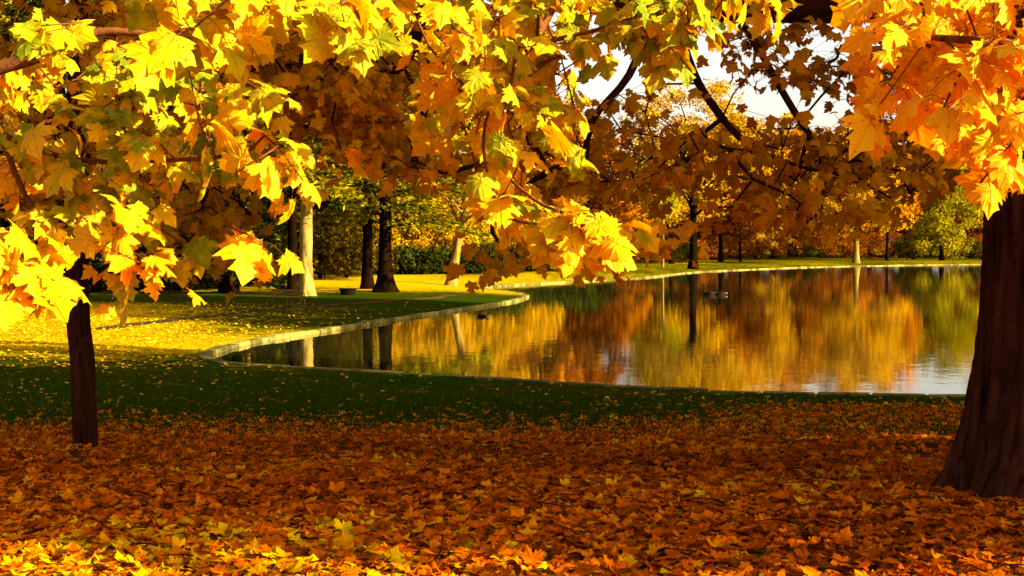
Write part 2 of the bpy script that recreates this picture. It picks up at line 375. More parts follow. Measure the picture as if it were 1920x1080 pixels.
# worn path across the shaded lawn
pl = smoothline([onplane(a, b_, -1.42)[:2] for a, b_ in [(180, 618), (380, 596), (560, 578), (700, 569), (800, 560), (880, 552)]], 8)
pw_ = np.gradient(pl, axis=0); pw_ /= np.linalg.norm(pw_, axis=1)[:, None]; pn = np.stack([-pw_[:, 1], pw_[:, 0]], 1)
pv = []; pt_ = []
for i in range(len(pl)):
    for k in range(5):
        q = pl[i] + pn[i] * ((k - 2) * .24 + .25 * math.sin(i * .35) + rng.normal(0, .06)); pv.append((q[0], q[1], gz(*q) + (.035 if 0 < k < 4 else .004)))
for i in range(len(pl) - 1):
    for k in range(4): o_ = i * 5 + k; pt_ += [(o_, o_ + 1, o_ + 6), (o_, o_ + 6, o_ + 5)]
pm = MB(); pm.add(pv, pt_); po_ = pm.obj('path', plain('worn_earth', (.036, .020, .003), .95, .6, 1.2)); po_['kind'] = 'structure'
# water
wl = [Vector((*p, 0)) for p in offset(lake, .1)]
tri = geometry.tessellate_polygon([wl])
wm = MB(); wm.add([(p.x, p.y, WZ) for p in wl], tri)
m, nt, N, L, b = newmat('lake_water')
b.inputs['Base Color'].default_value = (.010, .009, .002, 1); b.inputs['Roughness'].default_value = .02; b.inputs['IOR'].default_value = 1.5; b.inputs['Specular IOR Level'].default_value = 1.0
tc = N.new('ShaderNodeTexCoord'); mp = N.new('ShaderNodeMapping'); mp.inputs['Scale'].default_value = (1, .8, 1); L.new(tc.outputs['Object'], mp.inputs[0])
n = N.new('ShaderNodeTexNoise'); n.inputs['Scale'].default_value = 1.3; n.inputs['Detail'].default_value = 4; n.inputs['Roughness'].default_value = .55; L.new(mp.outputs[0], n.inputs['Vector'])
n2 = N.new('ShaderNodeTexNoise'); n2.inputs['Scale'].default_value = 9; n2.inputs['Detail'].default_value = 3; L.new(mp.outputs[0], n2.inputs['Vector'])
sm = N.new('ShaderNodeMath'); sm.operation = 'MULTIPLY_ADD'; sm.inputs[1].default_value = .10; L.new(n2.outputs[0], sm.inputs[0]); L.new(n.outputs[0], sm.inputs[2])
bp = N.new('ShaderNodeBump'); bp.inputs['Strength'].default_value = .20; bp.inputs['Distance'].default_value = .02; L.new(sm.outputs[0], bp.inputs['Height']); L.new(bp.outputs[0], b.inputs['Normal'])
wo = wm.obj('water', m, smooth=False); wo['kind'] = 'structure'
# ------------------------------------------------------------------ leaf litter on the ground
def litter(name, n, sampler, size, mat, temps, col, lift=.03):
    xy = sampler(n); d = lakedist(xy); xy = xy[d > KW + .05]; n = len(xy)
    z = ground_h(xy[:, 0], xy[:, 1]) + rng.uniform(0.0, lift, n) + .004
    th = rng.uniform(0, 2 * math.pi, n); y = np.stack([np.cos(th), np.sin(th), rng.normal(0, .2, n)], 1)
    up = np.stack([rng.normal(0, .26, n), rng.normal(0, .26, n), np.ones(n) * np.where(rng.random(n) < .5, 1, -1)], 1)
    mb = MB(); scatter(mb, temps, np.column_stack([xy, z]), y, up, rng.normal(1, .22, n).clip(.45, 1.6) * size, col(n, xy))
    o = mb.obj(name, mat, smooth=False); o['kind'] = 'stuff'; return o
def near(n):
    y = 3.0 + 10.6 * rng.random(n) ** .8; x = rng.uniform(-1, 1, n) * (y * .44 + 1.6); return np.stack([x, y], 1)
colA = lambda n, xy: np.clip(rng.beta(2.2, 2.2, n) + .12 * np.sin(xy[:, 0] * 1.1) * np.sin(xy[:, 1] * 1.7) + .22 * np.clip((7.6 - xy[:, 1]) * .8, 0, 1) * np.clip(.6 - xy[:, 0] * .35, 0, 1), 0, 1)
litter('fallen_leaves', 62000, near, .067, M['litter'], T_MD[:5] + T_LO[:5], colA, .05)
def edge(n):
    y = 12.6 + rng.exponential(1.3, n); x = rng.uniform(-1, 1, n) * (y * .44 + 1.6)
    right = np.interp(x, [-5, 1, 5], [0, 0, 1]); y2 = y + right * rng.random(n) * 8
    ok = y2 < 26; return np.stack([x, y2], 1)[ok]
litter('fallen_leaves', 21000, edge, .070, M['litter'], T_LO, lambda n, xy: np.clip(rng.beta(2.5, 1.8, n), 0, 1), .03)
def farl(n):
    y = rng.uniform(14, 34, n); x = rng.uniform(-1, 1, n) * (y * .42 + 1); k = rng.random(n) < np.interp(x, [-14, -2, 2, 10], [.5, .12, .45, 1]) ; return np.stack([x, y], 1)[k]
litter('fallen_leaves', 4600, farl, .078, M['gold_litter'], T_LO, lambda n, xy: rng.random(n) * .8, .02)
def lawnl(n):
    y = rng.uniform(31, 66, n); x = -rng.uniform(.02, .47, n) * y; k = rng.random(n) < np.interp(x / y, [-.3, -.2, -.1], [1, .3, .06]) * np.interp(y, [31, 37, 60, 66], [.15, 1, 1, .2]); return np.stack([x, y], 1)[k]
litter('fallen_leaves', 15000, lawnl, .09, M['gold_litter'], T_LO, lambda n, xy: rng.random(n), .03)
tb_ = MB()
for i in range(90):
    y = 5 + 9 * rng.random(); x = rng.uniform(-1, 1) * (y * .42); a = rng.uniform(0, 6.28); ln = rng.uniform(.08, .3); z = gz(x, y) + .06
    p = [np.array([x, y, z]), np.array([x + ln * .5 * math.cos(a), y + ln * .5 * math.sin(a), z + rng.uniform(0, .03)]), np.array([x + ln * math.cos(a + .3), y + ln * math.sin(a + .3), z - .01])]
    tb_.add(*tube(smoothline(p, 3), np.linspace(.005, .002, 7), 4))
tw_ = tb_.obj('fallen_twigs', M['twig']); tw_['kind'] = 'stuff'; tw_['label'] = 'thin broken twigs scattered over the leaf carpet'
# grass blades
n = 60000; y = 10 + 20 * rng.random(n) ** .9; x = rng.uniform(-1, 1, n) * (y * .43 + 1); xy = np.stack([x, y], 1); xy = xy[lakedist(xy) > KW + .02]; n = len(xy)
th = rng.uniform(0, 2 * math.pi, n); yv = np.stack([.5 * np.cos(th), .5 * np.sin(th), np.ones(n)], 1)
mb = MB(); scatter(mb, T_ND, np.column_stack([xy, ground_h(xy[:, 0], xy[:, 1]) - .005]), yv, np.stack([np.sin(th), -np.cos(th), np.zeros(n)], 1), rng.uniform(.05, .10, n), rng.random(n))
o = mb.obj('grass', leafmat('grass_blade', [(0, (.012, .034, .0003)), (.6, (.034, .070, .0006)), (1, (.12, .12, .001))], .3), smooth=False); o['kind'] = 'stuff'
# ------------------------------------------------------------------ branching skeletons
def grow(roots, targets, step=.22, wob=.03, sag=.04, r0=.0032, pw=.48, pen=.25):
    """roots: list of (pts, r_start, r_end); targets attach one by one to the nearest point of what has grown"""
    P = []; par = []; fix = []; dep = []
    for pts_, ra, rb in roots:
        q = smoothline(pts_, 4); s = np.linalg.norm(np.diff(q, axis=0), axis=1).sum(); prev = -1
        if P:
            d = np.linalg.norm(np.array(P) - q[0], axis=1); k = int(d.argmin()); prev = k if d[k] < 1.2 else -1
        for i, p in enumerate(q):
            P.append(p); par.append(prev); prev = len(P) - 1; fix.append(ra + (rb - ra) * i / (len(q) - 1)); dep.append(0)
    T = np.asarray(targets, float); A = np.array(P); order = np.argsort([np.linalg.norm(A - t, axis=1).min() for t in T]); ends = []
    for ti in order:
        t = T[ti]; A = np.array(P); k = int((np.linalg.norm(A - t, axis=1) + pen * np.array(dep)).argmin()); a = A[k]; Ld = np.linalg.norm(t - a); m_ = max(1, int(Ld / step)); prev = k
        side = rng.normal(0, wob, 3) * Ld * 2
        for j in range(1, m_ + 1):
            u = j / m_; p = a + (t - a) * u + (side + np.array([0, 0, sag * Ld * 2])) * math.sin(math.pi * u) + (rng.normal(0, wob * .25, 3) if j < m_ else 0)
            P.append(p); par.append(prev); fix.append(0); dep.append(dep[prev] + Ld / m_); prev = len(P) - 1
        ends.append(prev)
    n = len(P); cnt = np.zeros(n)
    for e in ends: cnt[e] = 1
    for i in range(n - 1, -1, -1):
        if par[i] >= 0: cnt[par[i]] += cnt[i]
    rad = np.maximum(r0 * np.maximum(cnt, 1) ** pw, fix); P = np.array(P)
    kids = [[] for _ in range(n)]
    for i in range(n):
        if par[i] >= 0: kids[par[i]].append(i)
    mb = MB(); starts = [(i, None) for i in range(n) if par[i] < 0]
    while starts:
        i, fr = starts.pop(); ch = [fr] if fr is not None else []; c = i
        while True:
            ch.append(c)
            if not kids[c]: break
            ks = sorted(kids[c], key=lambda k: -rad[k]); [starts.append((k, c)) for k in ks[1:]]; c = ks[0]
        if len(ch) < 2: continue
        rr = rad[ch].copy()
        if fr is not None: rr[0] = rr[1]
        mb.add(*tube(P[ch], rr, 6 if rr.max() > .01 else 4))
    E = P[ends]; D = P[ends] - P[[par[e] for e in ends]]
    return mb, E, D
def leaves_on(E, D, per, spread, size, temps, colf, droop=.7, face=(0, -.25, .75), rad=.0013):
    mb = MB(); pb = MB(); mb.veins = temps is T_HI; K = len(E) * per; e = np.repeat(E, per, 0); d = np.repeat(D, per, 0); d = d / (np.linalg.norm(d, axis=1)[:, None] + 1e-9)
    back = rng.random(K)[:, None] * spread * .9; b0 = e - d * back
    th = rng.uniform(0, 2 * math.pi, K); out = np.stack([np.cos(th), np.sin(th), rng.uniform(-.7, .35, K)], 1)
    Lp = rng.uniform(.35, 1., K)[:, None] * spread * .62
    base = b0 + (out + d * .5) * Lp
    y = out * .8 + d * .3 + np.array([0, 0, -droop]) * rng.uniform(.4, 1.5, K)[:, None] + rng.normal(0, .2, (K, 3))
    n = np.array(face) + rng.normal(0, .42, (K, 3)) + out * .25
    sz = rng.normal(1, .26, K).clip(.42, 1.6) * size
    scatter(mb, temps, base, y, n, sz, colf(K, base))
    for i in range(K):
        md = (b0[i] + base[i]) / 2 + [0, 0, .012]; pb.add(*tube([b0[i], md, base[i] + y[i] / np.linalg.norm(y[i]) * sz[i] * .1], [rad * 1.3, rad, rad], 3, cap=False))
    return mb, pb
def sample_poly(poly, n, Z0, Z1, mind=0, dy=None):
    dy = dy if dy is not None else (45 if Z0 < 5 else 32)
    poly = np.array(poly, float); lo, hi = poly.min(0), poly.max(0); out = []; px = []
    tries = 0
    while len(out) < n and tries < n * 60:
        tries += 1; p = rng.uniform(lo, hi)
        if not inpoly(p[:1], p[1:], poly)[0]: continue
        if mind and px and np.hypot(*(np.array(px) - p).T).min() < mind: continue
        px.append(p); out.append(at(p[0], p[1] - dy, rng.uniform(Z0, Z1)))
    return out
def line(*p): return [at(*q) for q in p]
def bough(parent, roots, targets, per, spread, size, temps, mat, colf, bark_='twig', gk={}, lk={}):
    mb, E, D = grow(roots, targets, **gk)
    br = mb.obj('branch', M[bark_], parent)
    lf, pt = leaves_on(E, D, per, spread, size, temps, colf, **lk)
    lo_ = lf.obj('leaves', mat, br, smooth=False); po = pt.obj('petioles', M['redtwig'], br)
    for o in (lo_, po): o.location = (0, 0, 0)
    lo_['kind'] = 'stuff'; po['kind'] = 'stuff'
    return br
def gcol(a, b_, sx=1.6):
    def f(n, P):
        s = .5 + .5 * np.sin(P[:, 0] * sx * 2.1 + P[:, 2] * 1.7 + a * 7) * np.sin(P[:, 2] * sx * 1.9 + P[:, 1] * 2 + a * 3)
        return np.clip(a + (b_ - a) * (.45 * s + .55 * rng.random(n)), 0, 1)
    return f
# trunk with root flare and ridged bark
def trunk(parent, base, pts, rads, sides, mat, flare=.0, fh=.6, ridge=.0, nr=9, seed=0, name='trunk', lobes=5):
    r_ = np.random.default_rng(seed); q = smoothline(pts, 14 if sides < 40 else 26); rr = np.interp(np.linspace(0, 1, len(q)), np.linspace(0, 1, len(rads)), rads)
    ang = np.linspace(0, 2 * math.pi, sides, endpoint=False); J = []
    ph = r_.uniform(0, 6.28, 8)
    for i, p in enumerate(q):
        h = p[2] - q[0][2]; f = flare * math.exp(-max(h, 0) / fh)
        j = 1 + f * (1 + .45 * np.sin(lobes * ang + ph[0]) + .2 * np.sin((lobes * 2 - 1) * ang + ph[1]))
        if ridge:
            w_ = .8 * np.sin(h * 1.3 + ph[2])
            j = j + ridge * (np.abs(np.sin(nr * ang + w_ + .5 * np.sin(h * 3 + ang * 3))) - .5) + ridge * .6 * np.sin(nr * 2.7 * ang + h * 2.2 + ph[3]) * .5 + ridge * .5 * np.sin(nr * 4.3 * ang + np.sin(h * 9) + ph[4])*.5
        if ridge and sides > 40: j = j + r_.normal(0, .008, sides)
        J.append(j + .03 * np.sin(2 * ang + ph[5] + h))
    mb = MB(); mb.add(*tube(q, rr, sides, True, J)); return mb.obj(name, M[mat] if isinstance(mat, str) else mat, parent)
def crown_blob(c, rad, nclump, per, size, temps, crad, seed, shell=.55, colf=None, up=.4):
    """leaf clumps through the crown's volume, uneven outline"""
    r_ = np.random.default_rng(seed); c = np.array(c, float); rad = np.array(rad, float)
    d = r_.normal(0, 1, (nclump, 3)); d /= np.linalg.norm(d, axis=1)[:, None]
    lob = 1 + .22 * np.sin(3 * d[:, 0] * 2 + seed) * np.sin(4 * d[:, 2] + seed * 2) + .14 * np.sin(7 * d[:, 1] + seed * 3)
    u = (shell + (1 - shell) * r_.random(nclump)) ** .6 * lob
    cc = c + d * rad * u[:, None]; ce = np.repeat(cc, per, 0); K = len(ce)
    cr = np.repeat(crad * r_.uniform(.6, 1.4, nclump), per)[:, None]
    off = r_.normal(0, 1, (K, 3)); off *= (r_.random(K) ** .4 / np.linalg.norm(off, axis=1))[:, None]; off[:, 2] *= .65
    pos = ce + off * cr; y = off * .7 + r_.normal(0, .6, (K, 3)) + np.array([0, 0, -.25]); n = np.array([0, 0, up]) + off * .5 + r_.normal(0, .6, (K, 3))
    rc = np.repeat(r_.random(nclump), per); rnd = np.clip(.15 + .5 * rc + .4 * (r_.random(K) - .3), 0, 1)
    mb = MB(); scatter(mb, temps, pos, y, n, r_.uniform(.7, 1.35, K) * size, rnd); return mb, cc
def broad(name, label, mat, bk, h, tr, cw, base, seed, n=150, per=34, size=.42, trunk_h=.28, lean=0., group=None, cat='tree', flare=.5, droop=1., cl=1.4):
    r_ = np.random.default_rng(seed + 100); T = thing(name, label, cat, base, group)
    th_ = h * trunk_h; top = np.array([lean * h * .8, 0, h * .8])
    P = [(0, 0, -.3), (lean * h * .15, 0, h * .12), (lean * h * .4 + r_.normal(0, .15), r_.normal(0, .15), h * .35), (lean * h * .6, 0, h * .6), top]
    tk = trunk(T, base, P, [tr, tr * .85, tr * .7, tr * .4, tr * .12], 14, bk, flare, tr * 2, .06, 5, seed)
    c = (lean * h * .6, 0, th_ + (h - th_) * .5); mb, cc = crown_blob(c, (cw, cw, (h - th_) * .5), n, int(per * (2.2 if mat != 'mid' else 1)), size * (.66 if mat != 'mid' else 1), T_QD, cl, seed)
    mb.obj('crown', M[mat], T, smooth=False)
    lb = MB()
    for i in r_.choice(len(cc), min(len(cc), 22), False):
        z0 = min(cc[i][2] * .75, h * .7); z0 = max(z0 - r_.uniform(0, 2), th_ * .8); s = np.array([lean * z0, 0, z0]); e = cc[i]; mdl = (s + e) / 2 + [0, 0, .1 * np.linalg.norm(e - s)]
        lb.add(*tube(smoothline([s, mdl, e], 3), np.linspace(tr * .3, .03, 7), 5))
    lb.obj('limbs', M[bk] if isinstance(bk, str) else bk, T)
    return T
def conifer(name, label, mat, bk, h, tr, base, seed, first=.15, reach=5., nb_=46, group=None, size=.42, per=110, flare=.6, extra=None):
    r_ = np.random.default_rng(seed + 300); T = thing(name, label, 'tree', base, group)
    trunk(T, base, [(0, 0, -.3), (0, 0, h * .1), (.1, 0, h * .4), (0, .1, h * .7), (0, 0, h)], [tr, tr * .85, tr * .65, tr * .4, .05], 14, bk, flare, tr * 1.6, .07, 5, seed)
    lb = MB(); fo = MB(); Ps = []; Ys = []; Rn = []
    for i in range(nb_):
        u = (i + r_.random()) / nb_; z = h * (first + (1 - first) * u); L_ = reach * (1 - .75 * u) * r_.uniform(.55, 1.15); th = i * 2.4 + r_.normal(0, .4)
        dr = np.array([math.cos(th), math.sin(th), 0]); q = smoothline([np.array([0, 0, z]), dr * L_ * .5 + [0, 0, z + .15], dr * L_ + [0, 0, z - .12 * L_ + r_.normal(0, .2)]], 4)
        lb.add(*tube(q, np.linspace(tr * .16 * (1.2 - u), .02, len(q)), 5)); cl = r_.random()
        k = int(per * 1.7 * (1.2 - .6 * u)); s = r_.random(k) ** .7; idx = (s * (len(q) - 1)); i0 = idx.astype(int).clip(0, len(q) - 2); f = (idx - i0)[:, None]; p = q[i0] * (1 - f) + q[i0 + 1] * f
        sd = np.array([-dr[1], dr[0], 0]); wdt = (L_ * .30 * np.sin(np.pi * np.clip(s * .85 + .1, 0, 1)))[:, None]; lat = r_.uniform(-1, 1, k)[:, None]
        p = p + sd * lat * wdt + np.stack([r_.normal(0, .12, k), r_.normal(0, .12, k), r_.normal(-.02, .16, k)], 1)
        Ps.append(p); Ys.append(dr * .8 + sd * lat * 1.2 + r_.normal(0, .35, (k, 3)) + [0, 0, -.15]); Rn.append(np.clip(.1 + .45 * cl + .45 * r_.random(k), 0, 1))
    P = np.concatenate(Ps); Y = np.concatenate(Ys); K = len(P)
    scatter(fo, T_ND * 3 + T_QD, P, Y, np.array([0, 0, 1.]) + r_.normal(0, .5, (K, 3)), r_.uniform(.7, 1.4, K) * size, np.concatenate(Rn))
    fo.obj('crown', M[mat], T, smooth=False); lb.obj('limbs', M[bk], T); return T
# ------------------------------------------------------------------ the big maple at the right
bx, by = 3.37, 8.12; BZ = gz(bx, by)
big = thing('maple_tree', 'massive dark maple trunk with flared roots, its amber boughs hanging over the lake', 'tree', (bx, by, BZ), world=True)
lg = lambda x, y, z: np.array([x, y, z])
trunk(big, None, [lg(bx, by, BZ - .25), lg(bx - .02, by, BZ + .5), lg(bx + .0, by, BZ + 1.5), lg(bx + .05, by + .05, BZ + 3), lg(bx + .15, by + .1, BZ + 4.6), lg(bx + .5, by + .4, BZ + 7), lg(bx + .6, by + .8, BZ + 10)], [.40, .37, .355, .35, .32, .2, .07], 120, 'bark', .95, .34, .075, 11, 3, lobes=5)
FG = M['fg']
A_ = [(0, 90), (120, 80), (330, 105), (440, 200), (560, 240), (635, 330), (610, 375), (520, 400), (400, 390), (330, 320), (290, 420), (360, 520), (330, 560), (230, 600), (180, 540), (150, 460), (60, 440), (0, 420)]
B_ = [(260, 0), (700, -20), (715, 60), (650, 110), (600, 80), (520, 50), (450, 90), (400, 140), (340, 100), (290, 60)]
C_ = [(700, -20), (1330, -20), (1340, 110), (1230, 140), (1130, 110), (1090, 170), (1110, 290), (1070, 310), (1000, 290), (980, 380), (1080, 370), (1180, 450), (1150, 490), (1050, 480), (990, 480), (900, 460), (900, 400), (880, 350), (800, 290), (830, 210), (770, 200), (750, 140), (710, 70)]
E_ = [(1150, -20), (1500, -10), (1490, 70), (1450, 100), (1410, 50), (1340, 60), (1340, 120), (1270, 160), (1200, 130)]
D_ = [(1610, 30), (1700, -20), (1960, -20), (1960, 380), (1880, 400), (1830, 400), (1840, 360), (1790, 290), (1660, 270), (1640, 210), (1610, 180), (1650, 110)]
# foreground lit boughs
FL = dict(face=(.50, -.42, .50), droop=.85, rad=.0010)
tg = sample_poly(C_, 98, 3.5, 4.6, 29)
bough(big, [(np.vstack([[lg(3.6, 8.6, 4.6), lg(2.2, 6.6, 4.6)], line((1180, -300, 4.4), (1090, -120, 4.2), (1000, 70, 4.0), (930, 130, 3.95), (860, 170, 3.9))]), .05, .008),
            (line((960, 110, 3.98), (910, 230, 3.9), (915, 330, 3.85), (960, 410, 3.8), (1060, 420, 3.75)), .007, .004)], tg, 5, .13, .073, T_HI, FG, gcol(-.08, .66), 'redtwig', dict(r0=.0020, sag=.02), FL)
tg = [at(1040, 395, 3.5), at(1075, 420, 3.5), at(1110, 430, 3.5), at(1135, 450, 3.5), at(1060, 455, 3.55), at(1100, 470, 3.5), at(1150, 425, 3.5)]
bough(big, [(line((960, 340, 3.7), (1010, 380, 3.6), (1060, 400, 3.5)), .005, .003)], tg, 5, .12, .085, T_HI, FG, gcol(.25, .55), 'redtwig', dict(r0=.0020, sag=.0), FL)
tg = sample_poly(E_, 19, 3.6, 4.2, 40)
bough(big, [(line((1100, -150, 4.2), (1250, -20, 4.0), (1400, 0, 3.9)), .012, .006)], tg, 4, .13, .075, T_HI, FG, gcol(.0, .7), 'redtwig', dict(r0=.0020, sag=.02), FL)
tg = sample_poly(D_, 66, 3.2, 4.1, 30)
bough(big, [(np.vstack([[lg(3.7, 8.5, 4.4), lg(3.3, 6.5, 4.0)], line((2250, -60, 4.0), (2000, 90, 3.7), (1880, 80, 3.6), (1740, 70, 3.5))]), .04, .008), (line((2000, 90, 3.7), (1930, 220, 3.6), (1860, 310, 3.5)), .008, .004)], tg, 5, .135, .082, T_HI, FG, gcol(.08, .78), 'redtwig', dict(r0=.0020, sag=.02), FL)
# shaded boughs behind
MID = M['mid']
mk = dict(r0=.0040, sag=.03, wob=.09, step=.16); ml = dict(face=(0, -.5, .4), droop=.9, rad=.0015)
limb = np.vstack([[lg(bx, by, 3.0)], line((1800, -40, 8.4), (1650, 2, 8.2), (1450, 8, 8.1), (1280, 12, 8.0), (1140, 5, 7.9), (1020, -60, 7.8), (880, -160, 7.7))])
M2 = [(1110, 250), (1260, 240), (1300, 280), (1420, 280), (1560, 250), (1680, 260), (1800, 290), (1800, 400), (1730, 430), (1600, 460), (1500, 470), (1400, 450), (1250, 440), (1190, 420), (1120, 370), (1100, 300)]
M3 = [(1320, 60), (1620, 20), (1640, 270), (1480, 250), (1400, 190), (1340, 170)]
t2 = sample_poly(M2, 92, 7.0, 10.2, 9, 52) + sample_poly(M3, 17, 7.4, 9, 16) + sample_poly([(1560, 60), (1800, 100), (1800, 280), (1600, 250)], 16, 7.5, 9)
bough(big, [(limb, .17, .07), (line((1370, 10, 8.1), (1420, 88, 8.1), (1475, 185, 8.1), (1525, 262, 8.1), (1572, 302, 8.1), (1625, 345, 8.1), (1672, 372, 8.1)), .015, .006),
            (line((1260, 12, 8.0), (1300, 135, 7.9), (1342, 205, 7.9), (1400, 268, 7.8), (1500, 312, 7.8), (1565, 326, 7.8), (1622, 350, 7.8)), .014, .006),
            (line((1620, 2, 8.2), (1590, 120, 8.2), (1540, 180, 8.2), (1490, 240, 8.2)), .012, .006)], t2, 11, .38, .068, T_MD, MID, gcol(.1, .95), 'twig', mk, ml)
M1b = [(620, 0), (1000, 0), (1040, 130), (1110, 260), (1170, 320), (1120, 420), (1000, 400), (900, 370), (760, 350), (640, 300)]
t1 = sample_poly(M1b, 105, 7.0, 9.6, 9) + sample_poly([(960, 470), (1230, 450), (1290, 490), (1180, 530), (1080, 540), (980, 560)], 8, 5.8, 6.6, 20)
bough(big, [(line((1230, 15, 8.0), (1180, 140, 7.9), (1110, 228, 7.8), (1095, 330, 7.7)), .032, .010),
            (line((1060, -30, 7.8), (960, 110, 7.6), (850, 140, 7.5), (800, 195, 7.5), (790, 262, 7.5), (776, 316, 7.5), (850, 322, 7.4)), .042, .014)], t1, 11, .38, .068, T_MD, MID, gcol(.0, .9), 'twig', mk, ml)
M1 = [(180, 20), (640, 0), (700, 300), (640, 340), (560, 290), (470, 250), (380, 260), (300, 200), (180, 180)]
t0 = sample_poly(M1, 150, 6.8, 9.4, 9) + sample_poly([(600, 180), (760, 200), (760, 330), (620, 320)], 12, 7, 9)
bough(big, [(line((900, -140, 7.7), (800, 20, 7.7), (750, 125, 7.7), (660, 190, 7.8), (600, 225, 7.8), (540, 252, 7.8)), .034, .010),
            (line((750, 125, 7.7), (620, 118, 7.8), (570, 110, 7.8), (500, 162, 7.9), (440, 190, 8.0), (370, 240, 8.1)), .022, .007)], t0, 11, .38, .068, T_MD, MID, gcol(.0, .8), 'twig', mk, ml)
mb, _ = crown_blob((4.3, 10.3, 9.6), (5.2, 4.6, 4.6), 420, 34, .2, T_LO, .8, 5, .25); mb.obj('crown', MID, big, smooth=False)
# ------------------------------------------------------------------ slender maple at the left
lx, ly = at(161, 845, 12)[:2]; LZ = gz(lx, ly)
sl = thing('maple_tree', 'slender straight dark trunk on the leaf carpet at left with yellow boughs about its head', 'tree', (lx, ly, LZ), world=True)
trunk(sl, None, [lg(lx, ly, LZ - .2), lg(lx - .02, ly, LZ + .8), lg(*at(147, 600, 12.05)), lg(*at(144, 460, 12.1)), lg(*at(140, 200, 12.2)), lg(*at(170, -200, 12.3))], [.112, .108, .105, .1, .08, .05], 48, 'bark2', .12, .15, .05, 3, 9, lobes=3)
M5 = [(0, 0), (330, 0), (420, 200), (420, 400), (330, 470), (260, 500), (120, 470), (0, 420)]
t5 = sample_poly(M5, 140, 9.2, 13.2, 9) + sample_poly([(340, 400), (480, 430), (480, 540), (370, 540), (330, 480)], 14, 9, 10.5)
bough(sl, [(line((142, 330, 12.15), (220, 180, 11.6), (260, 90, 11.2), (300, 20, 11)), .05, .015), (line((142, 330, 12.1), (260, 300, 11.2), (340, 300, 10.6), (440, 330, 10.2)), .03, .01), (line((141, 300, 12.2), (80, 200, 12.3), (20, 120, 12.4)), .035, .012)],
      t5, 11, .45, .085, T_MD, MID, gcol(.0, .7), 'twig', mk, ml)
mb, _ = crown_blob(lg(lx, ly + .5, 6.6), (3.6, 3.2, 2.6), 200, 30, .2, T_LO, .7, 6, .2); mb.obj('crown', MID, sl, smooth=False)
# ------------------------------------------------------------------ maple just outside the left edge, its lit boughs in front
ox, oy = -4.6, 5.4; OZ = gz(ox, oy)
ot = thing('maple_tree', 'bright yellow and orange maple boughs filling the upper left corner nearest the viewer', 'tree', (ox, oy, OZ), world=True)
trunk(ot, None, [lg(ox, oy, OZ - .2), lg(ox, oy, OZ + 1.5), lg(ox + .1, oy, OZ + 3.2), lg(ox + .3, oy + .2, OZ + 5), lg(ox + .4, oy + .2, OZ + 7)], [.22, .2, .17, .1, .04], 60, 'bark', .8, .25, .06, 9, 12)
tg = sample_poly(A_, 92, 3.7, 4.9, 28)
bough(ot, [(np.vstack([[lg(ox + .1, oy, 2.6), lg(-3.2, 4.8, 2.7)], line((-200, 130, 4.4), (60, 110, 4.3), (180, 60, 4.3), (330, 70, 4.3))]), .045, .008),
           (line((-200, 130, 4.4), (0, 250, 4.2), (150, 300, 4.1), (330, 300, 4.0), (460, 290, 4.0)), .014, .005), (line((0, 250, 4.2), (70, 400, 4.1), (180, 420, 4.0), (260, 480, 4.0)), .010, .004)],
      tg, 5, .135, .075, T_HI, FG, gcol(-.1, .8), 'redtwig', dict(r0=.0020, sag=.02), FL)
tg = sample_poly([(-60, 440), (90, 460), (90, 540), (60, 560), (-60, 570)], 9, 3.0, 3.5, 22)
bough(ot, [(line((-300, 350, 3.6), (-80, 420, 3.4), (0, 480, 3.3)), .012, .006)], tg, 14, .15, .072, T_HI, FG, gcol(.25, .5), 'redtwig', dict(r0=.0020, sag=.02), FL)
tg = [at(465, 440, 3.9), at(490, 455, 3.9), at(475, 490, 3.95)]
bough(ot, [(line((390, 340, 4.0), (415, 400, 3.95), (440, 430, 3.9)), .004, .0025)], tg, 3, .10, .085, T_HI, FG, gcol(.3, .6), 'redtwig', dict(r0=.0020, sag=.0), FL)
tg = sample_poly(B_, 30, 3.0, 3.7, 36)
bough(ot, [(np.vstack([[lg(ox + .2, oy, 4.2), lg(-2.8, 4.6, 3.6)], line((100, -220, 3.9), (330, -60, 3.6), (520, -10, 3.5), (680, 10, 3.4))]), .03, .007)], tg, 6, .14, .086, T_HI, FG, gcol(.0, .5), 'redtwig', dict(r0=.0020, sag=.02), FL)
# ------------------------------------------------------------------ unseen trees added outside the picture to shade the lawn
shade = broad('added_shade_maple', 'amber maple added beyond the right edge to shade the leaf carpet', 'mid', 'bark', 15, .35, 4.6, (12.2, 5.0, gz(12.2, 5.0)), 41, 330, 40, .34, .14, group='maples added outside the picture on the right for shade', cl=1.0)
GRP = 'maples added outside the picture on the right for shade'
for (x, y, s, rz) in [(13.5, 14.6, 1.05, 1.), (14.5, 22.6, .75, 2.), (20, 3, 1.0, 2.6), (22, 12, 1.1, 4), (9.6, 16, .8, .5)]:
    dup(shade, (x, y, gz(x, y)), rz, (s, s, s))
dup(shade, (15, 24.9, gz(15, 24.9)), 1.1, (.36, .36, 1.12))  # unseen tree stretched thin to throw a narrow shadow band on the lawn
for (x, y, s, rz) in [(31.5, 36.2, 1.5, 1.4), (31.5, 42.5, 1.75, 1.4), (31.5, 47.3, 1.8, 3.3), (38, 44, 1.85, 0), (44, 38.5, 1.9, 2)]:
    dup(shade, (x, y, gz(x, y)), rz, (1.1, 1.1, s), label='amber maple added beyond the right end of the lake for shade', group='maples added round the right end of the lake for shade')  # unseen, added to cast shade over the lawn around the bench
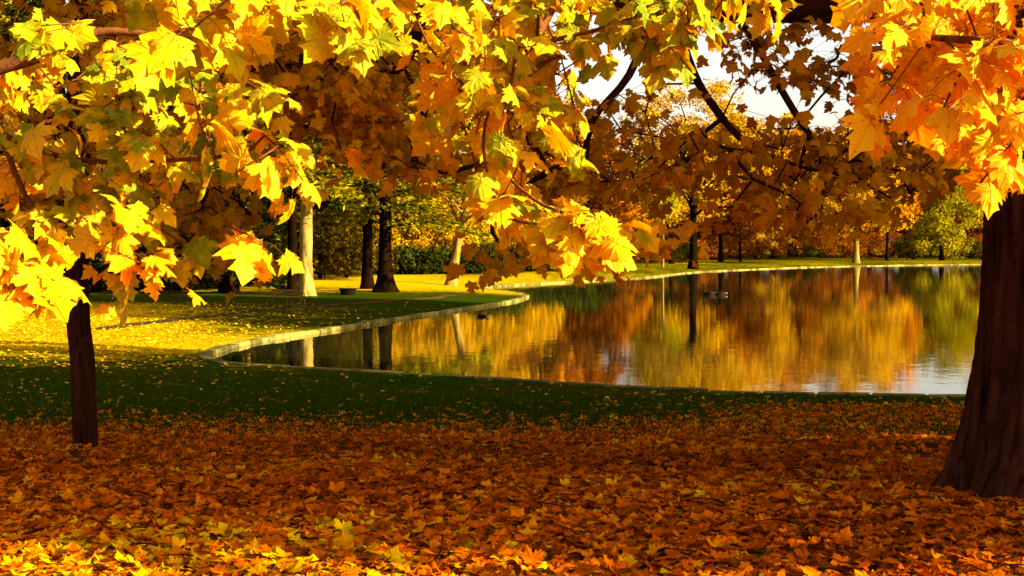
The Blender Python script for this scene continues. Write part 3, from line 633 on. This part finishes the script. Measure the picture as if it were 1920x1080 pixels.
# ------------------------------------------------------------------ left middle distance
def gp(px, py, Z):                                    # ground point below pixel column px at depth Z
    x = (px - 960) / F * Z; return (x, Z, gz(x, Z))
conifer('pale_trunk_tree', 'tall tree with a thick pale sunlit trunk and flared foot behind the bench', 'olive', 'pale', 27, .42, gp(574, 0, 73), 1, .22, 5.5, 40, flare=.75, size=.5)
conifer('black_trunk_tree', 'black narrow trunk close against the left of the pale trunk', 'dark', 'brown', 24, .30, gp(548, 0, 75), 2, .3, 4, 36)
twinA = conifer('pine_tree', 'darkest and widest of the twin trunks, flaring at its foot right of the low tub', 'olive', 'brown', 26, .46, gp(722, 0, 78), 3, .15, 8.5, 56, flare=1.2, size=.42, per=170)
conifer('pine_tree', 'slightly slimmer of the twin trunks, just behind the left of the widest dark trunk', 'olive', 'brown', 25, .38, gp(689, 0, 82), 4, .16, 7.0, 48, flare=.6, size=.42, per=150)
broad('leaning_tree', 'smaller tree with a smooth tan sunlit trunk leaning right on the bright grass', 'gold', 'grey', 15, .36, 4.6, gp(843, 0, 93), 5, 130, 30, .36, .36, .17, flare=.45)
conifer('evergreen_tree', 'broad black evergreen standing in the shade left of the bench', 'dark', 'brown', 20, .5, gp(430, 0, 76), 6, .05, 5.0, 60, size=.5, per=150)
back = conifer('evergreen_tree', 'olive evergreen in the thick stand behind the left lawn', 'olive', 'brown', 27, .4, gp(360, 0, 100), 7, .04, 6.5, 70, size=.6, per=170, group='olive evergreens behind the left lawn')
GB = 'olive evergreens behind the left lawn'
for i, (px, Z, s) in enumerate([(250, 92, .9), (120, 100, 1.1), (20, 90, 1), (-80, 100, 1.1), (470, 112, 1.15), (600, 116, 1.0), (655, 128, 1.2), (790, 124, .8), (-180, 80, 1), (880, 140, .85), (540, 135, 1.2), (300, 130, 1.2), (180, 135, 1.2), (755, 150, 1.3), (820, 155, 1.2)]):
    dup(back, gp(px, 0, Z), i * 1.7, (s, s, s * rng.uniform(.92, 1.08)))
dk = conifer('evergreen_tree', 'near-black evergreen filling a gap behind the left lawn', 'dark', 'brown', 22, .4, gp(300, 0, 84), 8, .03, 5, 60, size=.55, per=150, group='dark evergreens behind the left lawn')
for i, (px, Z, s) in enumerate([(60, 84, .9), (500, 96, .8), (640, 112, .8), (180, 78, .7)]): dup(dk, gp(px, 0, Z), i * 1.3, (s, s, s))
# shrubs along the back of the left lawn
def shrub(name, label, mat, base, w_, h_, seed, group, n=60):
    T = thing(name, label, 'shrub', base, group); mb, cc = crown_blob((0, 0, h_ * .5), (w_, w_ * .8, h_ * .5), n, 40, .26, T_QD, .7, seed, .3); mb.obj('foliage', M[mat], T, smooth=False)
    st = MB()
    for i in range(0, len(cc), 8): st.add(*tube(smoothline([(0, 0, -.1), cc[i] * [.4, .4, .6], cc[i]], 3), np.linspace(.05, .015, 7), 4))
    st.obj('stems', M['brown'], T); return T
s1 = shrub('shrub', 'rusty olive shrub behind the left lawn', 'scrub', gp(600, 0, 98), 3.2, 4.4, 21, 'rusty shrubs behind the left lawn')
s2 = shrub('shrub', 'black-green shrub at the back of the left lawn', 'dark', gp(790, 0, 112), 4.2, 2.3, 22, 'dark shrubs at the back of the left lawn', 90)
s3 = shrub('shrub', 'golden shrub lit by the sun at the back of the left lawn', 'gold', gp(820, 0, 118), 3.4, 7.4, 23, 'golden shrubs behind the left lawn', 110)
for i, (px, Z, s) in enumerate([(650, 101, 1), (560, 103, 1.1), (480, 94, .8), (680, 106, 1.1), (940, 118, .8)]): dup(s1, gp(px, 0, Z), i * 2.1, (s, s, s))
for i, (px, Z, s) in enumerate([(730, 112, 1), (860, 114, 1), (930, 116, 1), (990, 124, 1.0), (500, 88, .7), (390, 84, .7), (1040, 130, 1), (250, 80, .6), (100, 80, .6), (340, 80, .6)]): dup(s2, gp(px, 0, Z), i * 2.1, (s * rng.uniform(.7, 1.1), s * rng.uniform(.7, 1.1), s * rng.uniform(.55, 1.15)))
for i, (px, Z, s) in enumerate([(890, 122, .9), (960, 128, 1), (770, 126, 1.1), (700, 116, .8), (430, 95, .9), (735, 122, 1.1), (920, 130, 1.2), (845, 128, 1.15), (1010, 135, 1)]): dup(s3, gp(px, 0, Z), i * 2.1, (s, s, s))
# ------------------------------------------------------------------ far bank
broad('bank_tree', 'golden tree on the water edge with the tallest dark trunk of the far bank', 'gold', 'brown', 23, .55, 8, gp(1300, 0, 157), 31, 220, 34, .5, .34)
broad('bank_tree', 'golden tree with a short sunlit trunk on the far bank', 'gold', 'grey', 20, .5, 7.5, gp(1605, 0, 203), 32, 190, 34, .55, .25)
broad('bank_tree', 'far bank tree with a dark trunk just right of the tallest one', 'orange', 'brown', 22, .42, 7.5, gp(1351, 0, 212), 33, 190, 34, .6, .3)
broad('bank_tree', 'slim dark-trunked tree left of the tallest far bank trunk', 'gold', 'brown', 21, .40, 7, gp(1259, 0, 195), 34, 170, 34, .55, .3)
broad('bank_tree', 'thin pale-trunked tree furthest left on the far bank', 'lime', 'grey', 17, .16, 4, gp(1243, 0, 172), 35, 90, 30, .45, .45)
broad('bank_tree', 'slender thin-trunked tree midway between the golden and yellow-green bank trees', 'orange', 'brown', 18, .28, 5.5, gp(1663, 0, 222), 36, 130, 30, .55, .3)
broad('bank_tree', 'yellow-green tree leafy to the ground beside the big right trunk', 'lime', 'brown', 19, .4, 6.2, gp(1765, 0, 226), 37, 260, 36, .55, .05)
broad('bank_tree', 'two-stemmed dark sapling right of the far bank trunks', 'rust', 'brown', 14, .22, 4.5, gp(1388, 0, 214), 38, 110, 30, .5, .25)
b1 = broad('bank_tree', 'orange tree in the wood behind the far bank', 'orange', 'brown', 26, .5, 8.5, gp(1450, 0, 262), 51, 260, 36, .75, .08, group='orange trees behind the far bank')
b2 = broad('bank_tree', 'golden tree in the wood behind the far bank', 'gold', 'brown', 27, .5, 9, gp(1370, 0, 268), 52, 260, 36, .75, .08, group='golden trees behind the far bank')
b3 = broad('bank_tree', 'rust red tree in the wood behind the far bank', 'rust', 'brown', 24, .5, 8, gp(1520, 0, 275), 53, 240, 36, .75, .08, group='rust red trees behind the far bank')
b4 = broad('bank_tree', 'yellow-green tree in the wood behind the far bank', 'lime', 'brown', 17, .5, 8, gp(1230, 0, 240), 54, 240, 36, .75, .08, group='yellow-green trees behind the far bank')
for k, (src, lst) in enumerate([(b1, [(1020, 180, .9), (1560, 252, .9), (1085, 290, .8), (990, 240, 1.1), (1690, 262, .9), (1860, 262, .93), (1290, 262, .95), (2010, 275, 1.2), (1160, 210, .5), (1130, 250, .6), (2200, 270, 1), (2420, 262, 1.1)]),
                                (b2, [(930, 180, .85), (1480, 300, 1.15), (1630, 290, 1.1), (1190, 262, .64), (1790, 300, .9), (1060, 205, .9), (1920, 300, .9), (2100, 270, 1.1), (1320, 300, 1.1), (2320, 290, 1.1), (1420, 246, .8)]),
                                (b3, [(1340, 250, .7), (1600, 265, .8), (1100, 180, .8), (1820, 255, .75), (1250, 225, .7), (1960, 262, .9), (2260, 262, .9)]),
                                (b4, [(1740, 280, 1.19), (1540, 310, 1.62), (2060, 300, 1.35)])]):
    for i, (px, Z, s) in enumerate(lst): dup(src, gp(px, 0, Z), i * 1.9 + k, (s, s, s * rng.uniform(.9, 1.06)))
f1 = shrub('shrub', 'black-green bush at the foot of the wood behind the far bank', 'dark', gp(1712, 0, 236), 5, 4.5, 61, 'dark bushes behind the far bank', 90)
f2 = shrub('shrub', 'rust red bush at the foot of the wood behind the far bank', 'rust', gp(1450, 0, 244), 6, 5, 62, 'rusty bushes behind the far bank', 90)
for i, (px, Z, s) in enumerate([(1840, 236, .8), (1500, 246, .8), (1275, 205, .7), (1180, 190, 1), (1110, 165, 1.0), (1060, 150, 1), (1230, 215, 1), (1400, 250, .8)]): dup(f1, gp(px, 0, Z), i * 2.1, (s * 1.2, s, s))
for i, (px, Z, s) in enumerate([(1330, 232, 1), (1380, 240, .9), (1540, 250, 1), (1600, 248, 1), (1650, 250, 1.1), (1220, 200, .8), (1820, 246, 1), (1150, 180, .9), (1300, 228, .8), (1900, 250, 1), (1980, 250, 1.1)]): dup(f2, gp(px, 0, Z), i * 2.1, (s * 1.2, s, s))
# ------------------------------------------------------------------ bench, tub, sapling, geese
bxp = gp(541, 0, 61.5); bench = thing('park_bench', 'slatted park bench with its back posts standing in the shade before the pale trunk', 'bench', bxp); bench.rotation_euler = (0, 0, R(-12))
mb = MB()
for i in range(4): mb.add(*box((0, -.16 + i * .125, .44), (1.5, .10, .035)))
mb.obj('seat', M['iron'], bench, False)
mb = MB()
for z in (.66, .80): mb.add(*box((0, -.25 - (z - .4) * .16, z), (1.5, .03, .10)))
mb.add(*box((0, -.24, .47), (1.5, .03, .06)))
mb.obj('backrest', M['wood'], bench, False)
for x in (-.7, 0, .7):
    mb = MB(); mb.add(*tube([(x, -.22, -.03), (x, -.22, .45), (x, -.30, .86)], [.028, .028, .022], 6)); mb.add(*tube([(x, .24, -.03), (x, .25, .43)], [.028, .028], 6)); mb.add(*box((x, .0, .405), (.04, .5, .035)))
    mb.obj('leg', M['wood'], bench)
for x in (-.7, .7):
    mb = MB(); mb.add(*tube(smoothline([(x, -.27, .66), (x, 0, .67), (x, .24, .64), (x, .25, .43)], 4), [.02] * 13, 6)); mb.obj('armrest', M['iron'], bench)
tb = gp(652, 0, 74); tub = thing('stone_tub', 'low black round-rimmed tub on the grass between pale trunk and twin trunks', 'tub', tb)
prof = [(.40, -.03), (.43, .12), (.47, .30), (.52, .33), (.52, .38), (.44, .38), (.42, .30), (.0, .30)]
def lathe(prof, n=20):
    V = []; T = []
    for r_, z in prof:
        for k in range(n): V.append((r_ * math.cos(k * 2 * math.pi / n), r_ * math.sin(k * 2 * math.pi / n), z))
    for i in range(len(prof) - 1):
        for k in range(n):
            k2 = (k + 1) % n; T += [(i * n + k, i * n + k2, (i + 1) * n + k2), (i * n + k, (i + 1) * n + k2, (i + 1) * n + k)]
    return V, T
mb = MB(); mb.add(*lathe(prof)); mb.obj('bowl', M['iron'], tub, False)
mb = MB(); V, T = lathe([(.0, .32), (.2, .345), (.41, .31)]); mb.add(V, T); mb.obj('soil', plain('soil', (.02, .012, .008)), tub)
sp = gp(202, 0, 53); sap = thing('sapling', 'tiny bare stake-like sapling on the golden lawn right of the slender trunk', 'sapling', sp)
mb = MB(); mb.add(*tube([(0, 0, -.05), (.01, 0, .2), (0, .01, .42)], [.03, .026, .015], 6)); mb.add(*tube([(.0, 0, .2), (.1, 0, .12), (.12, .02, .05)], [.016, .012, .008], 5)); mb.obj('stem', M['brown'], sap)
def goose(name, label, loc, rz, up_=True, group=None, sc=1.):
    T = thing(name, label, 'goose' if up_ else 'duck', loc, group)
    # hull
    xs = np.linspace(-.38, .32, 15); V = []
    rad = np.array([.015, .05, .09, .125, .15, .165, .172, .175, .172, .165, .15, .13, .105, .075, .03])
    lift = np.interp(xs, [-.38, -.2, .1, .32], [.17, .10, .07, .12])
    q = np.column_stack([xs, np.zeros(15), lift]); mb = MB(); v, t = tube(q, rad, 14); v[:, 1] *= .95; v[:, 2] = (v[:, 2] - .08) * .8 + .06
    mb.add(v, t)
    if up_: nk = [(.24, 0, .12), (.31, 0, .24), (.30, 0, .38), (.29, 0, .50), (.33, 0, .55), (.40, 0, .54)]; nr = [.06, .042, .034, .034, .045, .022]
    else: nk = [(.24, 0, .10), (.30, 0, .16), (.33, 0, .21), (.36, 0, .25), (.40, 0, .26), (.44, 0, .25)]; nr = [.06, .045, .038, .045, .045, .022]
    q2 = smoothline(nk, 4); body2 = tube(q2, np.interp(np.linspace(0, 1, len(q2)), np.linspace(0, 1, 6), nr), 10)
    if not up_: mb.add(*body2)
    mb.obj('body', M['goose'], T)
    if up_: nb2 = MB(); nb2.add(*body2); nb2.obj('neck', M['black'], T)
    bk = MB(); e = np.array(nk[-1]); bk.add(*tube([e, e + [.05, 0, -.012], e + [.09, 0, -.018]], [.02, .016, .006], 6)); bk.obj('beak', M['black'], T)
    for s in (-1, 1):
        wv = MB(); qq = smoothline([(.18, s * .11, .11), (0, s * .15, .14), (-.2, s * .11, .15), (-.42, s * .03, .18)], 4); wv.add(*tube(qq, [.02, .04, .05, .06, .065, .065, .06, .055, .05, .04, .03, .02, .008], 8)); wv.obj('wing', M['goose'], T)
    tl = MB(); tl.add(*tube([(-.32, 0, .09), (-.42, 0, .13)], [.045, .015], 8)); tl.obj('rump', M['white'], T)
    T.rotation_euler = (0, 0, rz); T.scale = (sc,) * 3
    return T
def wp(px, py): p = onplane(px, py, WZ); return (p[0], p[1], WZ - .02)
goose('goose', 'left of two dark geese swimming on the lake, neck held upright', wp(1330, 553), R(175), True, sc=1.15)
goose('goose', 'right of two dark geese swimming on the lake, close behind its mate', wp(1351, 553), R(190), True, sc=1.05)
goose('duck', 'small dark duck floating near the stone kerb left of the lake', wp(905, 594), R(5), False, sc=.62)
for o in list(bpy.data.objects):
    if '_w' in o: del o['_w']
